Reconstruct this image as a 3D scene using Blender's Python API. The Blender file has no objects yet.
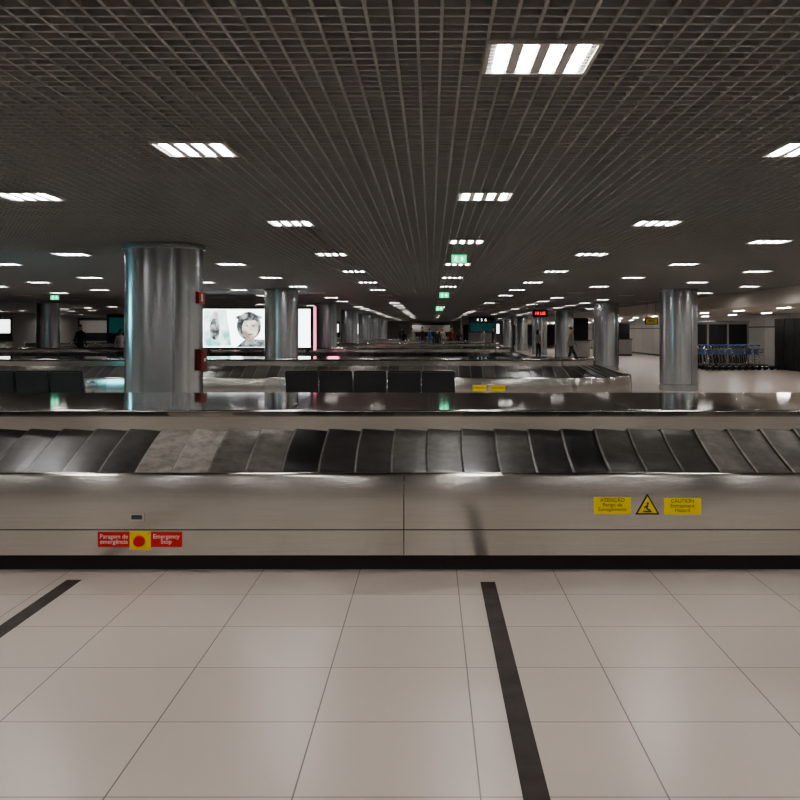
import bpy, bmesh, math, random
from mathutils import Vector, Matrix
random.seed(4)
C=bpy.context
def link(o):
    C.scene.collection.objects.link(o); return o
# ---------------------------------------------------------------- materials
def mat(name,col,rough=.5,metal=0,em=None,es=0,coat=0,bump=None,spec=.5,aniso=0,rot=.25,colvar=None):
    m=bpy.data.materials.new(name); m.use_nodes=True
    nt=m.node_tree; b=nt.nodes['Principled BSDF']
    b.inputs['Base Color'].default_value=(*col,1)
    b.inputs['Roughness'].default_value=rough
    b.inputs['Metallic'].default_value=metal
    b.inputs['Coat Weight'].default_value=coat
    b.inputs['Specular IOR Level'].default_value=spec
    if em:
        b.inputs['Emission Color'].default_value=(*em,1); b.inputs['Emission Strength'].default_value=es
    tc=nt.nodes.new('ShaderNodeTexCoord'); mp=nt.nodes.new('ShaderNodeMapping'); nz=nt.nodes.new('ShaderNodeTexNoise')
    nt.links.new(tc.outputs['Object'],mp.inputs[0]); nt.links.new(mp.outputs[0],nz.inputs['Vector'])
    sc,amt,st,scale=(bump or ((1,1,1),.1,0,6))
    mp.inputs['Scale'].default_value=sc; nz.inputs['Scale'].default_value=scale; nz.inputs['Detail'].default_value=2
    if amt>0:
        r=nt.nodes.new('ShaderNodeMapRange'); nt.links.new(nz.outputs['Fac'],r.inputs[0])
        r.inputs[1].default_value=.3; r.inputs[2].default_value=.7
        r.inputs[3].default_value=max(0.02,rough*(1-amt)); r.inputs[4].default_value=min(1,rough*(1+amt))
        nt.links.new(r.outputs[0],b.inputs['Roughness'])
    if colvar:
        cr=nt.nodes.new('ShaderNodeValToRGB'); e=cr.color_ramp.elements
        e[0].position=.3; e[1].position=.7; e[0].color=(*[c*(1-colvar) for c in col],1); e[1].color=(*[min(1,c*(1+colvar)) for c in col],1)
        nt.links.new(nz.outputs['Fac'],cr.inputs[0]); nt.links.new(cr.outputs[0],b.inputs['Base Color'])
    if st>0:
        bp=nt.nodes.new('ShaderNodeBump'); bp.inputs['Strength'].default_value=st; bp.inputs['Distance'].default_value=.01
        nt.links.new(nz.outputs['Fac'],bp.inputs['Height']); nt.links.new(bp.outputs[0],b.inputs['Normal'])
    if aniso:
        b.inputs['Anisotropic'].default_value=aniso; b.inputs['Anisotropic Rotation'].default_value=rot
        tg=nt.nodes.new('ShaderNodeTangent'); tg.direction_type='RADIAL'; tg.axis='Z'; nt.links.new(tg.outputs[0],b.inputs['Tangent'])
    return m
M={}
M['steel']=mat('brushed_steel',(.55,.53,.505),.16,1,bump=((1,1,26),0,0,2.5),aniso=.8,colvar=.04)
M['steel_v']=mat('column_steel',(.54,.57,.59),.25,1,bump=((1,1,.4),0,0,2),aniso=.4)
M['deck']=mat('polished_deck_steel',(.60,.58,.555),.05,1,bump=((1,1,1),0,.02,1.3))
M['dark']=mat('black_plastic',(.012,.012,.012),.5)
M['seam']=mat('dark_seam',(.05,.045,.04),.6)
M['belt']=mat('belt_base_rubber',(.02,.02,.02),.5)
M['chrome']=mat('chrome',(.6,.6,.6),.2,1)
M['red']=mat('red_vinyl',(.55,.02,.015),.4)
M['darkred']=mat('dark_red_paint',(.16,.01,.01),.4)
M['yellow']=mat('yellow_vinyl',(.78,.62,.02),.4)
M['white']=mat('white_paint',(.75,.75,.73),.4)
M['frame']=mat('fixture_frame',(.50,.49,.47),.5)
M['black']=mat('black_ink',(.01,.01,.01),.5)
M['leather']=mat('black_leather',(.018,.019,.022),.38,bump=((1,1,1),.3,.2,60))
M['grid']=mat('ceiling_grid_metal',(.295,.295,.29),.6)
M['plenum']=mat('plenum_dark',(.015,.014,.014),.9)
M['wall']=mat('wall_light_panel',(.38,.36,.34),.5)
M['wallb']=mat('wall_grey',(.27,.255,.24),.6)
M['soffit']=mat('soffit_cream',(.60,.56,.51),.6)
M['tube']=mat('lamp_tube',(.9,.9,.9),.5,em=(1,.975,.94),es=78)
M['refl']=mat('louver_reflector',(.40,.40,.40),.35,.5)
M['green']=mat('exit_green',(.0,.3,.12),.5,em=(.0,.75,.33),es=2.0)
M['whitee']=mat('white_glow',(.9,.9,.9),.5,em=(1,1,1),es=2.5)
M['ad']=mat('ad_white',(.9,.9,.9),.5,em=(.93,.98,1),es=4.0)
M['adg']=mat('ad_grey',(.4,.4,.4),.5,em=(.45,.48,.5),es=1)
M['pink']=mat('pink_led',(.8,.1,.3),.5,em=(1,.25,.42),es=2)
M['redled']=mat('red_led',(.8,.02,.02),.5,em=(1,.03,.02),es=4)
M['strip']=mat('brown_floor_inlay',(.030,.021,.017),.55,spec=.25)
M['blue']=mat('blue_plastic',(.03,.12,.40),.4)
M['tealdk']=mat('dark_teal_screen',(.01,.04,.045),.3,em=(.02,.12,.12),es=.3)
M['skin']=mat('skin',(.50,.30,.21),.55)
M['hair']=mat('hair',(.03,.02,.015),.6)
def photo_mat(name,c1,c2,c3,scale,es):
    m=bpy.data.materials.new(name); m.use_nodes=True; nt=m.node_tree; b=nt.nodes['Principled BSDF']
    tc=nt.nodes.new('ShaderNodeTexCoord'); nz=nt.nodes.new('ShaderNodeTexNoise'); nz.inputs['Scale'].default_value=scale; nz.inputs['Detail'].default_value=3; nz.inputs['Distortion'].default_value=.4
    cr=nt.nodes.new('ShaderNodeValToRGB'); e=cr.color_ramp.elements; e[0].position=.38; e[0].color=(*c1,1); e[1].position=.62; e[1].color=(*c3,1); x=e.new(.5); x.color=(*c2,1)
    nt.links.new(tc.outputs['Object'],nz.inputs['Vector']); nt.links.new(nz.outputs['Fac'],cr.inputs[0]); nt.links.new(cr.outputs[0],b.inputs['Emission Color']); nt.links.new(cr.outputs[0],b.inputs['Base Color'])
    b.inputs['Emission Strength'].default_value=es; return m
M['adph1']=photo_mat('poster_photo_grey',(.03,.035,.04),(.16,.18,.18),(.45,.5,.5),5,1.4)
M['adph2']=photo_mat('poster_photo_green',(.10,.45,.40),(.65,.85,.82),(.95,.98,.98),2.6,2.2)
M['adskin']=photo_mat('poster_photo_face',(.30,.22,.18),(.62,.52,.45),(.85,.78,.72),2.4,1.5)

m=bpy.data.materials.new('rubber_slat'); m.use_nodes=True; nt=m.node_tree; b=nt.nodes['Principled BSDF']
at=nt.nodes.new('ShaderNodeAttribute'); at.attribute_name='tone'
tc=nt.nodes.new('ShaderNodeTexCoord'); nz=nt.nodes.new('ShaderNodeTexNoise'); nz.inputs['Scale'].default_value=9; nz.inputs['Detail'].default_value=7; nz.inputs['Roughness'].default_value=.7
nt.links.new(tc.outputs['Object'],nz.inputs['Vector'])
r=nt.nodes.new('ShaderNodeMapRange'); r.inputs[1].default_value=.35; r.inputs[2].default_value=.7; r.inputs[3].default_value=.6; r.inputs[4].default_value=1.45
nt.links.new(nz.outputs['Fac'],r.inputs[0])
mu=nt.nodes.new('ShaderNodeMath'); mu.operation='MULTIPLY'; nt.links.new(at.outputs['Fac'],mu.inputs[0]); nt.links.new(r.outputs[0],mu.inputs[1])
cr=nt.nodes.new('ShaderNodeValToRGB'); cr.color_ramp.elements[0].color=(.003,.003,.003,1); cr.color_ramp.elements[1].color=(.50,.46,.42,1)
nt.links.new(mu.outputs[0],cr.inputs[0]); nt.links.new(cr.outputs[0],b.inputs['Base Color'])
b.inputs['Specular IOR Level'].default_value=.24
b.inputs['Roughness'].default_value=.33
M['slat']=m

m=bpy.data.materials.new('floor_tiles'); m.use_nodes=True; nt=m.node_tree; b=nt.nodes['Principled BSDF']
tc=nt.nodes.new('ShaderNodeTexCoord'); mp=nt.nodes.new('ShaderNodeMapping'); mp.inputs['Location'].default_value=(-.17,-3.95,0)
br=nt.nodes.new('ShaderNodeTexBrick'); br.offset=0; br.squash=1
br.inputs['Scale'].default_value=1; br.inputs['Brick Width'].default_value=.645; br.inputs['Row Height'].default_value=.637
br.inputs['Mortar Size'].default_value=.0032; br.inputs['Mortar Smooth'].default_value=.1; br.inputs['Bias'].default_value=0
br.inputs['Color1'].default_value=(.475,.41,.365,1); br.inputs['Color2'].default_value=(.495,.43,.385,1); br.inputs['Mortar'].default_value=(.12,.095,.08,1)
nt.links.new(tc.outputs['Object'],mp.inputs[0]); nt.links.new(mp.outputs[0],br.inputs['Vector'])
nt.links.new(br.outputs['Color'],b.inputs['Base Color'])
b.inputs['Roughness'].default_value=.30
M['floor']=m

# ---------------------------------------------------------------- mesh builder
class MB:
    def __init__(s): s.v=[];s.f=[];s.mi=[];s.sm=[];s.mats=[]
    def m(s,k):
        if k not in s.mats: s.mats.append(k)
        return s.mats.index(k)
    def face(s,pts,k,sm=False):
        n=len(s.v); s.v+= [tuple(p) for p in pts]; s.f.append(tuple(range(n,n+len(pts)))); s.mi.append(s.m(k)); s.sm.append(sm)
    def box(s,x0,x1,y0,y1,z0,z1,k,R=None):
        n=len(s.v); P=[Vector((x,y,z)) for z in(z0,z1) for y in(y0,y1) for x in(x0,x1)]
        if R is not None: P=[R@p for p in P]
        s.v+=[tuple(p) for p in P]
        for q in((0,2,3,1),(4,5,7,6),(0,1,5,4),(2,6,7,3),(0,4,6,2),(1,3,7,5)):
            s.f.append(tuple(n+i for i in q)); s.mi.append(s.m(k)); s.sm.append(False)
    def tube(s,a,b,r,k,n=10,r2=None,cap=True):
        a=Vector(a);b=Vector(b); d=(b-a).normalized(); u=d.orthogonal().normalized(); w=d.cross(u)
        if r2 is None:r2=r
        o=len(s.v)
        for (c,rr) in((a,r),(b,r2)):
            for i in range(n):
                t=2*math.pi*i/n; s.v.append(tuple(c+rr*(math.cos(t)*u+math.sin(t)*w)))
        for i in range(n):
            j=(i+1)%n; s.f.append((o+i,o+j,o+n+j,o+n+i)); s.mi.append(s.m(k)); s.sm.append(True)
        if cap:
            s.f.append(tuple(o+i for i in range(n))[::-1]); s.mi.append(s.m(k)); s.sm.append(False)
            s.f.append(tuple(o+n+i for i in range(n))); s.mi.append(s.m(k)); s.sm.append(False)
    def path(s,pts,r,k,n=8):
        for a,b in zip(pts[:-1],pts[1:]): s.tube(a,b,r,k,n)
    def lathe(s,prof,k,cx=0,cy=0,n=64):
        for (r0,z0),(r1,z1) in zip(prof[:-1],prof[1:]):
            o=len(s.v)
            for (r,z) in((r0,z0),(r1,z1)):
                for i in range(n):
                    t=2*math.pi*i/n; s.v.append((cx+r*math.cos(t),cy+r*math.sin(t),z))
            for i in range(n):
                j=(i+1)%n; s.f.append((o+i,o+j,o+n+j,o+n+i)); s.mi.append(s.m(k)); s.sm.append(True)
    def disc(s,x,y,z,rx,rz,k,n=24):
        s.face([(x+rx*math.cos(2*math.pi*i/n),y,z+rz*math.sin(2*math.pi*i/n)) for i in range(n)],k)
    def mesh(s,name):
        me=bpy.data.meshes.new(name); me.from_pydata(s.v,[],s.f)
        for k in s.mats: me.materials.append(M[k])
        me.polygons.foreach_set('material_index',s.mi); me.polygons.foreach_set('use_smooth',s.sm); me.update(); return me
    def obj(s,name,parent=None,loc=(0,0,0)):
        o=bpy.data.objects.new(name,s.mesh(name)); link(o); o.location=loc
        if parent: o.parent=parent
        return o
def empty(name,loc=(0,0,0)):
    e=bpy.data.objects.new(name,None); e.location=loc; e.empty_display_size=.2; return link(e)
def text(name,body,x,y,z,size,k,parent,align='CENTER'):
    c=bpy.data.curves.new(name,'FONT'); c.body=body; c.size=size; c.align_x=align; c.align_y='CENTER'; c.extrude=.0004; c.space_line=.85
    c.materials.append(M[k]); o=bpy.data.objects.new(name,c); link(o); o.location=(x,y,z); o.rotation_euler=(math.pi/2,0,0); o.parent=parent; return o

CZ=2.74
XL,XR,YB,YF=-26,14.5,-9,112
b=MB(); b.face([(XL,YB,0),(XR,YB,0),(XR,YF,0),(XL,YF,0)],'floor'); b.obj('floor')
b=MB(); b.box(.315,.408,1.2,6.15,0,.0015,'strip'); b.obj('floor_inlay_strip')
b=MB(); b.box(-2.34,-2.245,1.2,6.2,0,.0015,'strip'); b.obj('floor_inlay_strip')
b=MB(); b.box(XL,XR,YB,YF,3.35,3.4,'plenum')
cell=.0912; X0L=.45; HL=.228
x=X0L-HL+cell*math.ceil((XL-(X0L-HL))/cell)
while x<9.2:
    b.box(x-.0065,x+.0065,YB,YF,CZ,CZ+.05,'grid'); x+=cell
y=4.0-HL+cell*math.ceil((YB-4.0+HL)/cell)
while y<YF:
    b.box(XL,9.2,y-.0095,y+.0095,CZ+.0005,CZ+.0495,'grid'); y+=cell
b.obj('ceiling')
b=MB(); b.box(XL-.2,XL,YB,YF,0,3.4,'wallb'); b.obj('wall_left')
b=MB(); b.box(XR,XR+.2,YB,YF,0,3.4,'wall')
for i in range(40):
    yy=YB+i*3.0; b.box(XR-.006,XR,yy,yy+.015,0,2.3,'seam')
b.box(XR-.01,XR,YB,YF,1.75,1.80,'seam'); b.box(XR-.03,XR,YB,YF,.0,.12,'dark')
b.obj('wall_right')
b=MB(); b.box(XL,XR,YF,YF+.2,0,3.4,'wallb'); b.obj('wall_back')
b=MB(); b.box(XL,XR,YB-.2,YB,0,3.4,'wallb'); b.obj('wall_front')
b=MB(); b.box(9.2,XR,YB,YF,2.31,2.36,'soffit'); b.box(9.2,9.3,YB,YF,2.36,3.35,'soffit')
b.obj('ceiling_soffit')
b=MB()
for i in range(3):
    y0=37.2+i*1.15; b.box(XR-.05,XR-.031,y0,y0+1.08,.02,2.1,'dark'); b.box(XR-.09,XR-.05,y0+.9,y0+.94,.95,1.15,'chrome')
b.obj('door_1')

COLS=[(-3.54,12.8),(-4.06,26.2),(-4.28,39.3),(-4.45,52.5),(-4.5,65.7),(-4.55,79),(-4.6,92),
           (6.5,12.8),(6.72,26.2),(7.14,39.3),(7.24,52.5),(7.4,65.7),(7.4,79),(7.4,92),
           (-15.2,12.8),(-15.4,26.2),(-15.6,39.3),(-15.7,52.5),(-15.8,65.7),(-15.8,79)]
# ---------------------------------------------------------------- ceiling lights
def fixture(lit):
    b=MB(); h=HL; z=CZ-.001
    b.box(-h,h,-h,h,z-.004,z,'refl')
    for a in(-1,1):
        b.box(min(a*h,a*(h-.016)),max(a*h,a*(h-.016)),-h,h,z-.016,z-.004,'frame'); b.box(-h+.016,h-.016,min(a*h,a*(h-.016)),max(a*h,a*(h-.016)),z-.016,z-.004,'frame')
    for i in range(4):
        cx=-.159+i*.106
        b.box(cx-.025,cx+.025,-.198,.198,z-.008,z-.004,'tube' if lit else 'white')
    for i in range(3):
        cx=-.106+i*.106; b.box(cx-.020,cx+.020,-.212,.212,z-.013,z-.004,'frame')
    for i in range(9):
        cy=-.18+i*.045; b.box(-.212,.212,cy-.0012,cy+.0012,z-.011,z-.008,'frame')
    return b.mesh('ceiling_light')
lm,lo=fixture(True),fixture(False)
for k in range(-13,5):
    X=X0L+1.915*k; off=0 if k%2==0 else 2.006
    n=-3
    while True:
        Y=4.0+off+4.104*n; n+=1
        if Y>108: break
        if X<-8 and random.random()<.3: continue
        if any(abs(X-a)<.85 and abs(Y-c)<.85 for a,c in COLS): continue
        on=not((Y>27 and random.random()<.42) or (k==0 and 14<Y and random.random()<.6))
        o=bpy.data.objects.new('ceiling_light',lm if on else lo); o.location=(X,Y,0); link(o)
dm=MB(); dm.box(-.11,.11,-.55,.55,2.295,2.309,'frame'); dm.box(-.035,.035,-.5,.5,2.292,2.295,'tube'); dme=dm.mesh('soffit_fill_light')  # added light strips under the soffit, brightening the right background
for i in range(20):
    for X in(10.6,13.0):
        o=bpy.data.objects.new('soffit_fill_light',dme); o.location=(X,8+i*4.2,0); link(o)

# ---------------------------------------------------------------- columns
def column(X,Y,r=.5):
    b=MB()
    b.lathe([(r+.015,0),(r+.015,.16),(r,.17),(r,1.36)],'steel_v')
    b.lathe([(r-.006,1.36),(r-.006,1.365)],'steel_v')
    b.lathe([(r,1.365),(r,CZ-.07),(r+.03,CZ-.06),(r+.03,CZ-.01),(r,CZ-.005)],'steel_v')
    for a in range(3):
        t=math.radians(-62+a*120)
        R=Matrix.Rotation(t,4,'Z'); b.box(r-.002,r+.0012,-.004,.004,.17,CZ-.07,'seam',R)
    return b.obj('steel_column',loc=(X,Y,0))
for X,Y in COLS:
    column(X,Y,.505 if (Y<13 or X>0) else .46)
R=Matrix.Translation((-3.54,12.8,0))@Matrix.Rotation(math.radians(-8),4,'Z')
b=MB(); b.box(.50,.555,-.10,.10,1.08,1.36,'darkred',R); b.box(.555,.56,-.075,.075,1.11,1.33,'darkred',R); b.box(.56,.57,-.02,.02,1.2,1.24,'white',R); b.obj('fire_alarm_box')
b=MB(); b.box(.50,.525,-.10,.10,1.96,2.12,'red',R); b.box(.525,.528,-.03,.03,1.99,2.09,'white',R); b.obj('fire_sign')

# ---------------------------------------------------------------- carousels
def stad(x0,x1,yc):
    out=[]; e=.03
    def st(xs,ny):
        for x in xs: out.append((Vector((x,yc)),Vector((0,ny))))
    st([x0,x0+e,x1-e,x1],-1)
    N=26
    for i in range(1,N): a=-math.pi/2+math.pi*i/N; out.append((Vector((x1,yc)),Vector((math.cos(a),math.sin(a)))))
    st([x1,x1-e,x0+e,x0],1)
    for i in range(1,N): a=math.pi/2+math.pi*i/N; out.append((Vector((x0,yc)),Vector((math.cos(a),math.sin(a)))))
    return out
def carousel(yf,x0,x1,seamx=-.18,fine=True):
    yc=yf+1.8; root=empty('baggage_carousel',(0,0,0)); S=stad(x0,x1,yc); n=len(S)
    def strips(prof,b=None):
        b=b or MB()
        for (r0,z0,k),(r1,z1,_) in zip(prof[:-1],prof[1:]):
            o=len(b.v)
            for (r,z) in((r0,z0),(r1,z1)):
                for c,nn in S: p=c+nn*r; b.v.append((p.x,p.y,z))
            for i in range(n):
                j=(i+1)%n; b.f.append((o+i,o+j,o+n+j,o+n+i)); b.mi.append(b.m(k)); b.sm.append(True)
        return b
    def smoothstrip(prof,k,b):
        o=len(b.v)
        for (r,z) in prof:
            for c,nn in S: p=c+nn*r; b.v.append((p.x,p.y,z))
        for q in range(len(prof)-1):
            for i in range(n):
                j=(i+1)%n; b.f.append((o+q*n+i,o+q*n+j,o+q*n+n+j,o+q*n+n+i)); b.mi.append(b.m(k)); b.sm.append(True)
    strips([(1.72,0,'dark'),(1.72,.115,'dark'),(1.8,.115,'dark')]).obj('kick_base',root)
    b=strips([(1.785,.112,'steel'),(1.80,.112,'steel'),(1.80,.278,'seam'),(1.795,.280,'seam'),(1.795,.283,'seam'),(1.80,.285,'steel'),(1.80,.40,'steel')])
    pr=[(1.80,.40)]
    for i in range(1,13):
        t=i/12; pr.append((1.80-.022*t**2.2,.40+.25*t))
    pr+=[(1.772,.6545),(1.760,.656),(1.745,.652),(1.735,.60)]
    smoothstrip(pr,'steel',b)
    k=-20
    while k<20:
        X=seamx+k*3.2; k+=1
        if x0<X<x1:
            for s in(-1,1):
                yy=yc+s*1.8; b.box(X-.003,X+.003,min(yy,yy+s*.001),max(yy,yy+s*.001),.115,.50,'seam')
                yy=yc+s*1.785; b.box(X-.003,X+.003,min(yy,yy+s*.013),max(yy,yy+s*.013),.50,.585,'seam'); b.box(X-.003,X+.003,min(yy,yy+s*.001),max(yy,yy+s*.001),.585,.645,'seam')
    b.obj('side_panel',root)
    strips([(1.74,.600,'belt'),(1.0,.842,'belt'),(1.0,.84,'belt')]).obj('belt_base',root)
    b=strips([(1.0,.84,'steel'),(1.0,.96,'steel')])
    smoothstrip([(1.0,.96),(1.004,.985),(1.016,.993),(1.022,1.0),(1.020,1.008),(1.010,1.012),(.99,1.012)],'steel',b); b.obj('inner_rim',root)
    b=MB(); b.face([((c+nn*1.0).x,(c+nn*1.0).y,1.0125) for c,nn in S],'deck')
    k=-20
    while k<20:
        X=seamx-.9+k*2.6; k+=1
        if x0<X<x1: b.box(X-.003,X+.003,yc-1,yc+1,1.0125,1.0135,'seam')
    b.obj('top_deck',root)
    R=1.36; Ls=x1-x0; L=2*Ls+2*math.pi*R
    def at(s,r):
        s%=L
        if s<Ls: return (x0+s,yc-r)
        s-=Ls
        if s<math.pi*R: a=-math.pi/2+s/R; return (x1+r*math.cos(a),yc+r*math.sin(a))
        s-=math.pi*R
        if s<Ls: return (x1-s,yc+r)
        s-=Ls; a=math.pi/2+s/R; return (x0+r*math.cos(a),yc+r*math.sin(a))
    N=round(L/.247); w=L/N; V=[];F=[];T=[]
    us=[0,.035,.07,.35,.65,1.0]; nu=len(us)-1; nv=8
    for i in range(N):
        s0=i*w; X,Y=at(s0,R)
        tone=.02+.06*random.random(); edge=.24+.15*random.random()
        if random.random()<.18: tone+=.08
        if fine and Y<yc:  # near belt: worn slats plus glossy reflections painted into tone by position
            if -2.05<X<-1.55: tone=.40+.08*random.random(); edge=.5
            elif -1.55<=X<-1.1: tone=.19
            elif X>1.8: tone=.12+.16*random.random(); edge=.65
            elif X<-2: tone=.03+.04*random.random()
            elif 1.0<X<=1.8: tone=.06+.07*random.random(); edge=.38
        rows=[]
        for a in range(nu+1):
            row=[]; ua=us[a]
            for c in range(nv+1):
                v=c/nv; r=1.728-.722*v
                u=ua*(w+.020) - .010*math.sin(math.pi*v)
                x_,y_=at(s0+u,r)
                z_=.606+.24*v+.026-.022*ua+ .003*math.sin(math.pi*ua)
                if c==0: z_-=.008
                if a==0: z_-=.003
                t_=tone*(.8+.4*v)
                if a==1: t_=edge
                if a==0: t_=.1
                row.append(len(V)); V.append((x_,y_,z_)); T.append(t_)
            rows.append(row)
        sk=[]
        for c in range(nv+1):
            vx=V[rows[0][c]]; sk.append(len(V)); V.append((vx[0],vx[1],vx[2]-.022)); T.append(.02)
        for a in range(nu):
            for c in range(nv): F.append((rows[a][c],rows[a+1][c],rows[a+1][c+1],rows[a][c+1]))
        for c in range(nv): F.append((sk[c],rows[0][c],rows[0][c+1],sk[c+1]))
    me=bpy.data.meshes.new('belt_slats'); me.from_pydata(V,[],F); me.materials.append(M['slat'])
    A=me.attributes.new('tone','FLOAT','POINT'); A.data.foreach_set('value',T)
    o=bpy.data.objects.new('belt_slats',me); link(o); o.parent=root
    return root
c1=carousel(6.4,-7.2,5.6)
carousel(19.5,-14,2.6,fine=False)
carousel(32.6,-19,2.0,fine=False)
carousel(45.8,-19,2.4,fine=False)
carousel(58.9,-19,2.4,fine=False)
carousel(72.0,-19,-.2,fine=False)

yl=6.398
e=empty('emergency_stop_button')
b=MB()
b.box(-2.21,-1.995,yl-.001,yl+.0015,.168,.268,'red'); b.box(-1.86,-1.65,yl-.001,yl+.0015,.168,.268,'red')
b.box(-1.997,-1.858,yl-.004,yl+.0015,.150,.272,'yellow'); b.obj('label_plates',e)
b=MB(); c=(-1.928,.212)
b.tube((c[0],yl-.004,c[1]),(c[0],yl-.02,c[1]),.030,'dark',20); b.tube((c[0],yl-.02,c[1]),(c[0],yl-.045,c[1]),.038,'red',24,r2=.034); b.obj('button',e)
for t_,x_ in(('Paragem de\nemergência',-2.102),('Emergency\nStop',-1.755)): text('label_text',t_,x_,yl-.002,.22,.040,'white',e)
b=MB()
for sx in(-1.985,-1.87):
    for sz in(.162,.26): b.tube((sx,yl-.004,sz),(sx,yl-.006,sz),.005,'chrome',8)
b.obj('screws',e)
e=empty('key_switch_plate'); b=MB(); b.box(-2.0,-1.90,yl-.003,yl+.0015,.34,.392,'chrome'); b.box(-1.985,-1.915,yl-.005,yl-.003,.352,.380,'seam'); b.obj('plate',e)
e=empty('entrapment_warning_label')
b=MB(); b.box(1.08,1.326,yl-.001,yl+.0015,.386,.499,'yellow'); b.box(1.545,1.79,yl-.001,yl+.0015,.383,.492,'yellow'); b.obj('label_plates',e)
text('label_text','ATENÇÃO',1.203,yl-.002,.478,.034,'black',e); text('label_text','Perigo de\nEsmagamento',1.203,yl-.002,.432,.034,'black',e)
text('label_text','CAUTION',1.667,yl-.002,.472,.034,'black',e); text('label_text','Entrapment\nHazard',1.667,yl-.002,.426,.034,'black',e)
b=MB()
def tri(s,y,k,cx=1.435,cz=.433):
    b.face([(cx-s,y,cz-s*.62),(cx+s,y,cz-s*.62),(cx,y,cz+s*1.1)],k)
tri(.080,yl-.001,'black'); tri(.064,yl-.002,'yellow')
b.box(1.408,1.462,yl-.004,yl-.002,.400,.408,'black'); b.disc(1.437,yl-.004,.458,.008,.008,'black',12)
b.tube((1.437,yl-.003,.45),(1.428,yl-.003,.425),.006,'black',6); b.tube((1.428,yl-.003,.425),(1.455,yl-.003,.41),.005,'black',6); b.tube((1.437,yl-.003,.445),(1.412,yl-.003,.43),.004,'black',6)
b.obj('warning_triangle',e)
e=empty('crush_warning_label'); b=MB(); b.box(.84,1.12,19.49,19.499,.385,.51,'yellow'); b.box(1.2,1.5,19.49,19.499,.385,.51,'yellow'); b.obj('label_plates',e)
text('label_text','ATENÇÃO',.98,19.488,.45,.06,'black',e); text('label_text','CAUTION',1.35,19.488,.45,.06,'black',e)

# ---------------------------------------------------------------- benches
def bench(X0,n,Y,w=.6):
    root=empty('airport_bench')
    b=MB()
    for i in range(n):
        x0=X0+i*w+.012; x1=X0+(i+1)*w-.012
        Rb=Matrix.Translation((0,Y,.5))@Matrix.Rotation(math.radians(10),4,'X')
        b.box(x0,x1,-.02,.04,-.02,.40,'leather',Rb); b.box(x0+.015,x1-.015,-.035,-.02,0,.385,'leather',Rb); b.box(x0+.02,x1-.02,-.02,.04,.40,.415,'leather',Rb)
        b.box(x0,x1,Y+.06,Y+.52,.42,.48,'leather'); b.box(x0+.02,x1-.02,Y+.07,Y+.5,.48,.495,'leather')
    b.obj('cushions',root)
    b=MB(); b.box(X0,X0+n*w,Y+.22,Y+.30,.33,.41,'chrome')
    for i in range(n+1):
        x=X0+i*w
        b.path([(x,Y+.04,.5),(x,Y+.06,.68),(x,Y+.46,.68),(x,Y+.46,.45)],.014,'chrome')
        if i%2==0 or i==n:
            b.tube((x,Y+.26,.02),(x,Y+.26,.36),.03,'chrome'); b.box(x-.03,x+.03,Y+.0,Y+.54,0,.03,'chrome')
    b.obj('frame',root)
bench(-2.57,5,17.0); bench(-9.1,5,17.0)
bench(-12.9,5,30.4)

# ---------------------------------------------------------------- billboard
e=empty('advertising_lightbox')
b=MB(); Yb=30.0
b.box(-7.15,-3.65,Yb,Yb+.25,1.02,2.34,'dark'); b.obj('housing',e)
b=MB(); b.face([(-7.08,Yb-.004,1.09),(-3.75,Yb-.004,1.09),(-3.75,Yb-.004,2.28),(-7.08,Yb-.004,2.28)],'ad'); b.obj('lit_panel',e)
b=MB(); y=Yb-.01
b.face([(-7.06,y,1.12),(-6.2,y,1.12),(-6.35,y,2.25),(-7.06,y,2.25)],'adph2')
b.disc(-6.72,y-.002,1.66,.16,.34,'adph1',20); b.disc(-6.70,y-.003,2.08,.09,.12,'adskin',20)
b.face([(-6.05,y,1.1),(-4.95,y,1.1),(-5.2,y,1.34),(-5.75,y,1.36)],'adph1')
b.disc(-5.66,y-.002,1.76,.38,.44,'adph1',32); b.disc(-5.62,y-.004,1.68,.25,.33,'adskin',32)
b.disc(-5.66,y-.005,2.02,.42,.10,'adph1',24)
for sx in(-.1,.1): b.disc(-5.62+sx,y-.006,1.76,.045,.018,'black',12)
b.disc(-5.60,y-.006,1.50,.07,.018,'darkred',12)
for i in range(4): b.box(-4.85,-4.3-.1*(i%2),y,y+.003,2.0-i*.13,2.04-i*.13,'adg')
b.obj('poster_art',e)
b=MB(); b.box(-3.65,-3.60,Yb-.02,Yb+.27,1.0,2.36,'pink'); b.box(-7.2,-7.15,Yb-.02,Yb+.27,1.0,2.36,'dark'); b.obj('pink_edge_lighting',e)
b=MB(); b.box(-7.0,-6.9,Yb+.05,Yb+.2,0,1.02,'dark'); b.box(-3.9,-3.8,Yb+.05,Yb+.2,0,1.02,'dark'); b.obj('legs',e)

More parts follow.
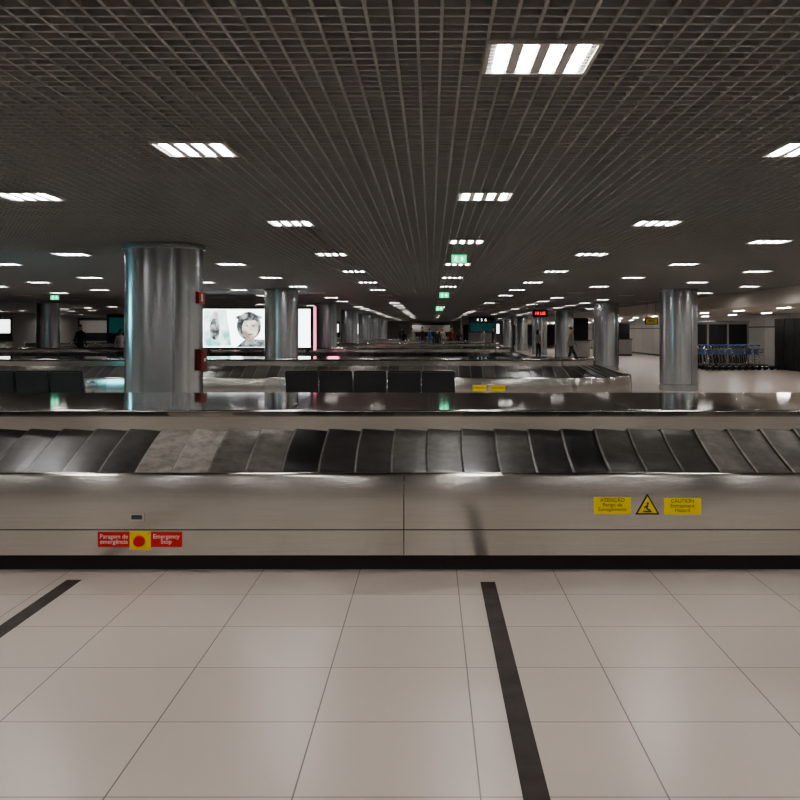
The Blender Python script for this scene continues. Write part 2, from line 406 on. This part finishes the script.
# ---------------------------------------------------------------- signs
def exit_sign(X,Y,zc,w=.22,h=.12):
    e=empty('exit_sign'); b=MB()
    b.box(X-w/2-.012,X+w/2+.012,Y,Y+.04,zc-h/2-.012,zc+h/2+.012,'white'); b.box(X-w/2,X+w/2,Y-.003,Y,zc-h/2,zc+h/2,'green')
    s=h; y=Y-.006; x=X-w*.22
    b.disc(x+.02*s,y,zc+.30*s,.08*s,.08*s,'whitee',10)
    for a,c in(((x,zc+.2*s),(x-.06*s,zc-.08*s)),((x-.06*s,zc-.08*s),(x+.12*s,zc-.2*s)),((x+.12*s,zc-.2*s),(x+.10*s,zc-.38*s)),((x-.06*s,zc-.08*s),(x-.2*s,zc-.32*s)),((x,zc+.16*s),(x+.2*s,zc+.05*s)),((x,zc+.16*s),(x-.2*s,zc+.02*s))):
        b.tube((a[0],y,a[1]),(c[0],y,c[1]),.035*s,'whitee',6)
    xa=X+w*.22; b.face([(xa-.22*s,y,zc+.02*s),(xa+.22*s,y,zc+.02*s),(xa,y,zc-.3*s)],'whitee'); b.face([(xa-.07*s,y,zc),(xa+.07*s,y,zc),(xa+.07*s,y,zc+.32*s),(xa-.07*s,y,zc+.32*s)],'whitee')
    b.obj('panel',e)
    b=MB()
    for sx in(-.3,.3): b.tube((X+sx*w,Y+.02,zc+h/2),(X+sx*w,Y+.02,CZ+.04),.006,'chrome',8)
    b.obj('hanger_rods',e)
exit_sign(.39,13.4,2.60,.20,.11); exit_sign(.37,27,2.60,.26,.14); exit_sign(.36,41,2.55,.3,.17)
exit_sign(-11.7,30,2.64,.25,.13)
def hang_sign(name,X,Y,w,h,zc,k,txt=None,tk='white',top=CZ+.04):
    e=empty(name); b=MB(); b.box(X-w/2,X+w/2,Y,Y+.1,zc-h/2,zc+h/2,'dark'); b.box(X-w/2+.03,X+w/2-.03,Y-.004,Y,zc-h/2+.03,zc+h/2-.03,k)
    for sx in(-.35,.35): b.tube((X+sx*w,Y+.05,zc+h/2),(X+sx*w,Y+.05,top),.012,'chrome',8)
    b.obj('panel',e)
    if txt: text('sign_text',txt,X,Y-.006,zc,h*.6,tk,e)
hang_sign('led_display_sign',4.52,40,.62,.3,2.33,'black','10 LIS','redled')
hang_sign('wayfinding_sign',8.85,38.7,.5,.28,2.0,'yellow','WC','black')
hang_sign('wayfinding_sign',-9.5,44,1.6,.35,2.3,'dark','Bagagem','whitee')
hang_sign('wayfinding_sign',3.2,61,1.6,.4,2.3,'dark','4  5  6','whitee')
e=empty('information_booth'); b=MB(); b.box(2.4,5.1,75,78,0,CZ-.01,'wall'); b.box(2.35,5.15,74.95,78.05,0,.12,'dark'); b.obj('walls',e)
b=MB(); b.box(3.0,5.0,74.9,74.99,1.55,2.5,'tealdk'); b.box(2.95,5.05,74.93,75,1.5,2.55,'dark'); b.box(2.5,2.9,74.96,74.99,.1,2.1,'dark'); b.obj('screen',e)
def kiosk(X,Y,w,k='tealdk',h=1.6,ht=.75):
    e=empty('service_counter'); b=MB(); b.box(X,X+w,Y,Y+.7,0,1.05,'wall'); b.box(X-.04,X+w+.04,Y-.05,Y+.75,1.05,1.1,'dark'); b.box(X+.0,X+w,Y-.01,Y,0,.1,'dark')
    b.obj('counter',e)
    b=MB(); b.box(X,X+w,Y+.66,Y+.74,1.1,h+ht,'dark'); b.box(X+.1,X+w-.1,Y+.65,Y+.66,h-.1,h+ht-.15,k); b.obj('back_panel',e)
kiosk(-14.5,42.5,2.4,'tealdk'); kiosk(-20,54,3,'wall'); kiosk(-24.5,50,2.5,'whitee'); kiosk(10.5,62,2.4,'dark',1.5,.6); kiosk(-11,84,3,'whitee'); kiosk(-2,96,4,'wall')
kiosk(7.9,55.2,1.2,'dark'); kiosk(-20,88,4,'whitee')
for i,(X,w) in enumerate([(-24,3),(-17,2),(-9,3),(-1,2.5),(5,3)]):
    b=MB(); b.box(X,X+w,YF-.15,YF,1.2,2.5,'dark'); b.box(X+.1,X+w-.1,YF-.16,YF-.15,1.3,2.4,'whitee' if i%2==0 else 'adg'); b.obj('wall_lightbox')
b=MB(); b.box(10.6,14.3,43.4,43.5,0,2.0,'wallb')
for i in range(4): b.box(10.7+i*.9,11.5+i*.9,43.38,43.4,.15,1.9,'dark')
b.box(10.55,14.35,43.36,43.54,2.0,2.06,'chrome'); b.obj('glazed_partition')

# ---------------------------------------------------------------- luggage carts
b=MB()
for s in(-.28,.28):
    b.path([(0.45,s,.14),(-.35,s,.16),(-.45,s,.95),(-.36,s,1.02)],.016,'chrome')
    b.tube((.38,s-.025,.07),(.38,s+.025,.07),.07,'dark',14); b.tube((-.38,s-.03,.09),(-.38,s+.03,.09),.09,'dark',14)
b.tube((-.40,-.30,1.01),(-.40,.30,1.01),.024,'blue')
b.tube((.45,-.28,.14),(.45,.28,.14),.016,'chrome'); b.box(-.34,.46,-.25,.25,.155,.175,'chrome')
for i in range(5): b.tube((-.40,-.28,.3+i*.12),(-.40,.28,.3+i*.12),.008,'chrome',6)
b.box(-.44,-.42,-.26,.26,.62,.86,'blue')
b.path([(-.42,-.26,.85),(-.2,-.26,.86),(-.2,.26,.86),(-.42,.26,.85)],.009,'chrome'); b.path([(-.42,-.26,.70),(-.22,-.24,.72),(-.22,.24,.72),(-.42,.26,.70)],.009,'chrome')
for i in range(5):
    yy=-.22+i*.11; b.tube((-.21,yy,.72),(-.2,yy,.86),.006,'chrome',6)
cm=b.mesh('luggage_cart')
for row,(Yc) in enumerate((39.6,41.0)):
    for i in range(9):
        o=bpy.data.objects.new('luggage_cart',cm); o.location=(11.6+i*.27,Yc,0); link(o)

# ---------------------------------------------------------------- people
def person(X,Y,rot,top,trou,pose='stand',s=1.0,longhair=False):
    root=empty('person',(X,Y,0)); root.rotation_euler=(0,0,rot); root.scale=(s,s,s)
    V=[];E=[];R=[]
    def v(p,r,par=None):
        V.append(p);R.append(r)
        if par is not None:E.append((par,len(V)-1))
        return len(V)-1
    pel=v((0,0,.95),(.155,.11)); w=v((0,0,1.10),(.135,.095),pel); ch=v((0,-.01,1.28),(.165,.11),w); uc=v((0,0,1.41),(.13,.085),ch)
    nk=v((0,0,1.49),(.055,.055),uc); hb=v((0,-.01,1.56),(.062,.075),nk); hm=v((0,-.015,1.635),(.078,.096),hb); ht=v((0,-.005,1.70),(.06,.075),hm)
    wk=pose=='walk'
    for sd in(-1,1):
        sw=(.22*sd if wk else .03*sd)
        sh=v((.165*sd,0,1.40),(.062,.062),uc)
        el=v((.225*sd,-sw*.3+.02,1.13),(.045,.045),sh)
        wr=v((.235*sd,-.06-sw*.7,.91),(.028,.030),el)
        pm=v((.235*sd,-.08-sw*.75,.84),(.018,.038),wr)
        for fi in range(4):
            fy=-.108-sw*.75+.022*fi; a=v((.237*sd,fy,.79),(.009,.009),pm); v((.228*sd,fy-.006,.75-.006*abs(fi-1.5)),(.008,.008),a)
        a=v((.225*sd,-.125-sw*.75,.85),(.011,.011),pm); v((.215*sd,-.14-sw*.75,.81),(.009,.009),a)
        hp=v((.09*sd,0,.88),(.092,.095),pel)
        kn=v((.10*sd,-.04+sw*.75-(.03 if wk else 0),.50),(.060,.062),hp)
        an=v((.10*sd,.02+sw*1.5,.10 if not(wk and sd>0) else .16),(.040,.045),kn)
        to=v((.115*sd,V[an][1]-.15,V[an][2]-.06),(.042,.030),an)
    me=bpy.data.meshes.new('body'); me.from_pydata(V,E,[]); o=bpy.data.objects.new('body_src',me); link(o)
    sk=o.modifiers.new('s','SKIN'); sk.use_smooth_shade=True
    for i,d in enumerate(me.skin_vertices[0].data): d.radius=R[i]; d.use_root=(i==0)
    sb=o.modifiers.new('u','SUBSURF'); sb.levels=1; sb.render_levels=1
    dg=C.evaluated_depsgraph_get(); nm=bpy.data.meshes.new_from_object(o.evaluated_get(dg)); bpy.data.objects.remove(o)
    nm.materials.clear()
    for k_ in(top,trou,'skin','black','hair'): nm.materials.append(M[k_])
    for p in nm.polygons:
        c=p.center
        if c.z>1.50: k=2
        elif c.z<.11: k=3
        elif abs(c.x)>.19 and c.z<.90: k=2
        elif c.z>.93 or (abs(c.x)>.19): k=0
        else: k=1
        if c.z>1.60 and (c.y>.02 or c.z>1.70): k=4
        p.material_index=k; p.use_smooth=True
    bo=bpy.data.objects.new('body',nm); link(bo); bo.parent=root
    b=MB()
    for sx in(-.032,.032):
        b.tube((sx,-.098,1.635),(sx,-.108,1.635),.012,'white',8); b.tube((sx,-.108,1.635),(sx,-.111,1.635),.006,'black',8)
        b.tube((sx*2.45,-.01,1.61),(sx*2.6,0,1.65),.014,'skin',8)
    b.tube((0,-.098,1.645),(0,-.125,1.605),.008,'skin',8,r2=.014); b.box(-.025,.025,-.103,-.094,1.570,1.578,'darkred')
    b.obj('face',root)
    b=MB(); b.lathe([(.001,1.745),(.04,1.738),(.07,1.715),(.085,1.68),(.082,1.65)],'hair',0,.012,20)
    if longhair: b.lathe([(.082,1.66),(.085,1.58),(.07,1.46),(.001,1.44)],'hair',0,.05,16)
    b.obj('hair',root)
    return root
P=[(-1.9,66,2.9,'black','black','stand'),(-1.3,66.5,.3,'wallb','black','stand'),(-.6,68,1.2,'black','blue','walk'),(.35,56.5,0,'black','black','walk'),(-.1,69,2,'blue','black','stand'),
   (1.4,67,.5,'darkred','black','stand'),(2.0,69,3,'black','black','walk'),(1.0,82,0,'wall','blue','walk'),(4.3,67,1.5,'black','black','stand'),(3.7,68,.7,'wallb','blue','walk'),
   (6.1,42,1.2,'wallb','black','walk'),(-14.9,43.6-2.6,1.0,'black','black','stand'),(-13.2,41.0,.6,'wall','black','stand'),(-8.3,56,1.5,'black','black','walk'),(-2.6,84,1,'black','black','stand'),(6.0,54,2.2,'wallb','black','stand')]
for i,(X,Y,r_,t1,t2,ps) in enumerate(P): person(X,Y,r_,t1,t2,ps,.96+.06*((i*7)%3),i%3==0)

def plamp(name,loc,col,en,rad=.3):
    l=bpy.data.lights.new(name,'POINT'); l.color=col; l.energy=en; l.shadow_soft_size=rad; o=bpy.data.objects.new(name,l); o.location=loc; link(o)
plamp('teal_tint_lamp',(-8.5,13.2,1.9),(.2,.75,.85),70,.35)  # unseen teal source out of frame, added to tint left ceiling and column
plamp('pink_glow_lamp',(-3.2,31.6,1.4),(1,.15,.35),8,.2)  # added point lamp, spreads the lightbox's pink LED glow to nearby columns

w=bpy.data.worlds.new('world'); C.scene.world=w; w.use_nodes=True
w.node_tree.nodes['Background'].inputs[0].default_value=(.5,.5,.5,1); w.node_tree.nodes['Background'].inputs[1].default_value=.03
try: C.scene.view_settings.look='AgX - Medium High Contrast'
except Exception as ex: print('look',ex)
cam=bpy.data.cameras.new('camera'); cam.lens=36*965/800; cam.sensor_width=36; cam.shift_x=-31/800; cam.shift_y=-69/800; cam.clip_end=300
co=bpy.data.objects.new('camera',cam); co.location=(0,0,1.6); co.rotation_euler=(math.pi/2,0,0); link(co); C.scene.camera=co
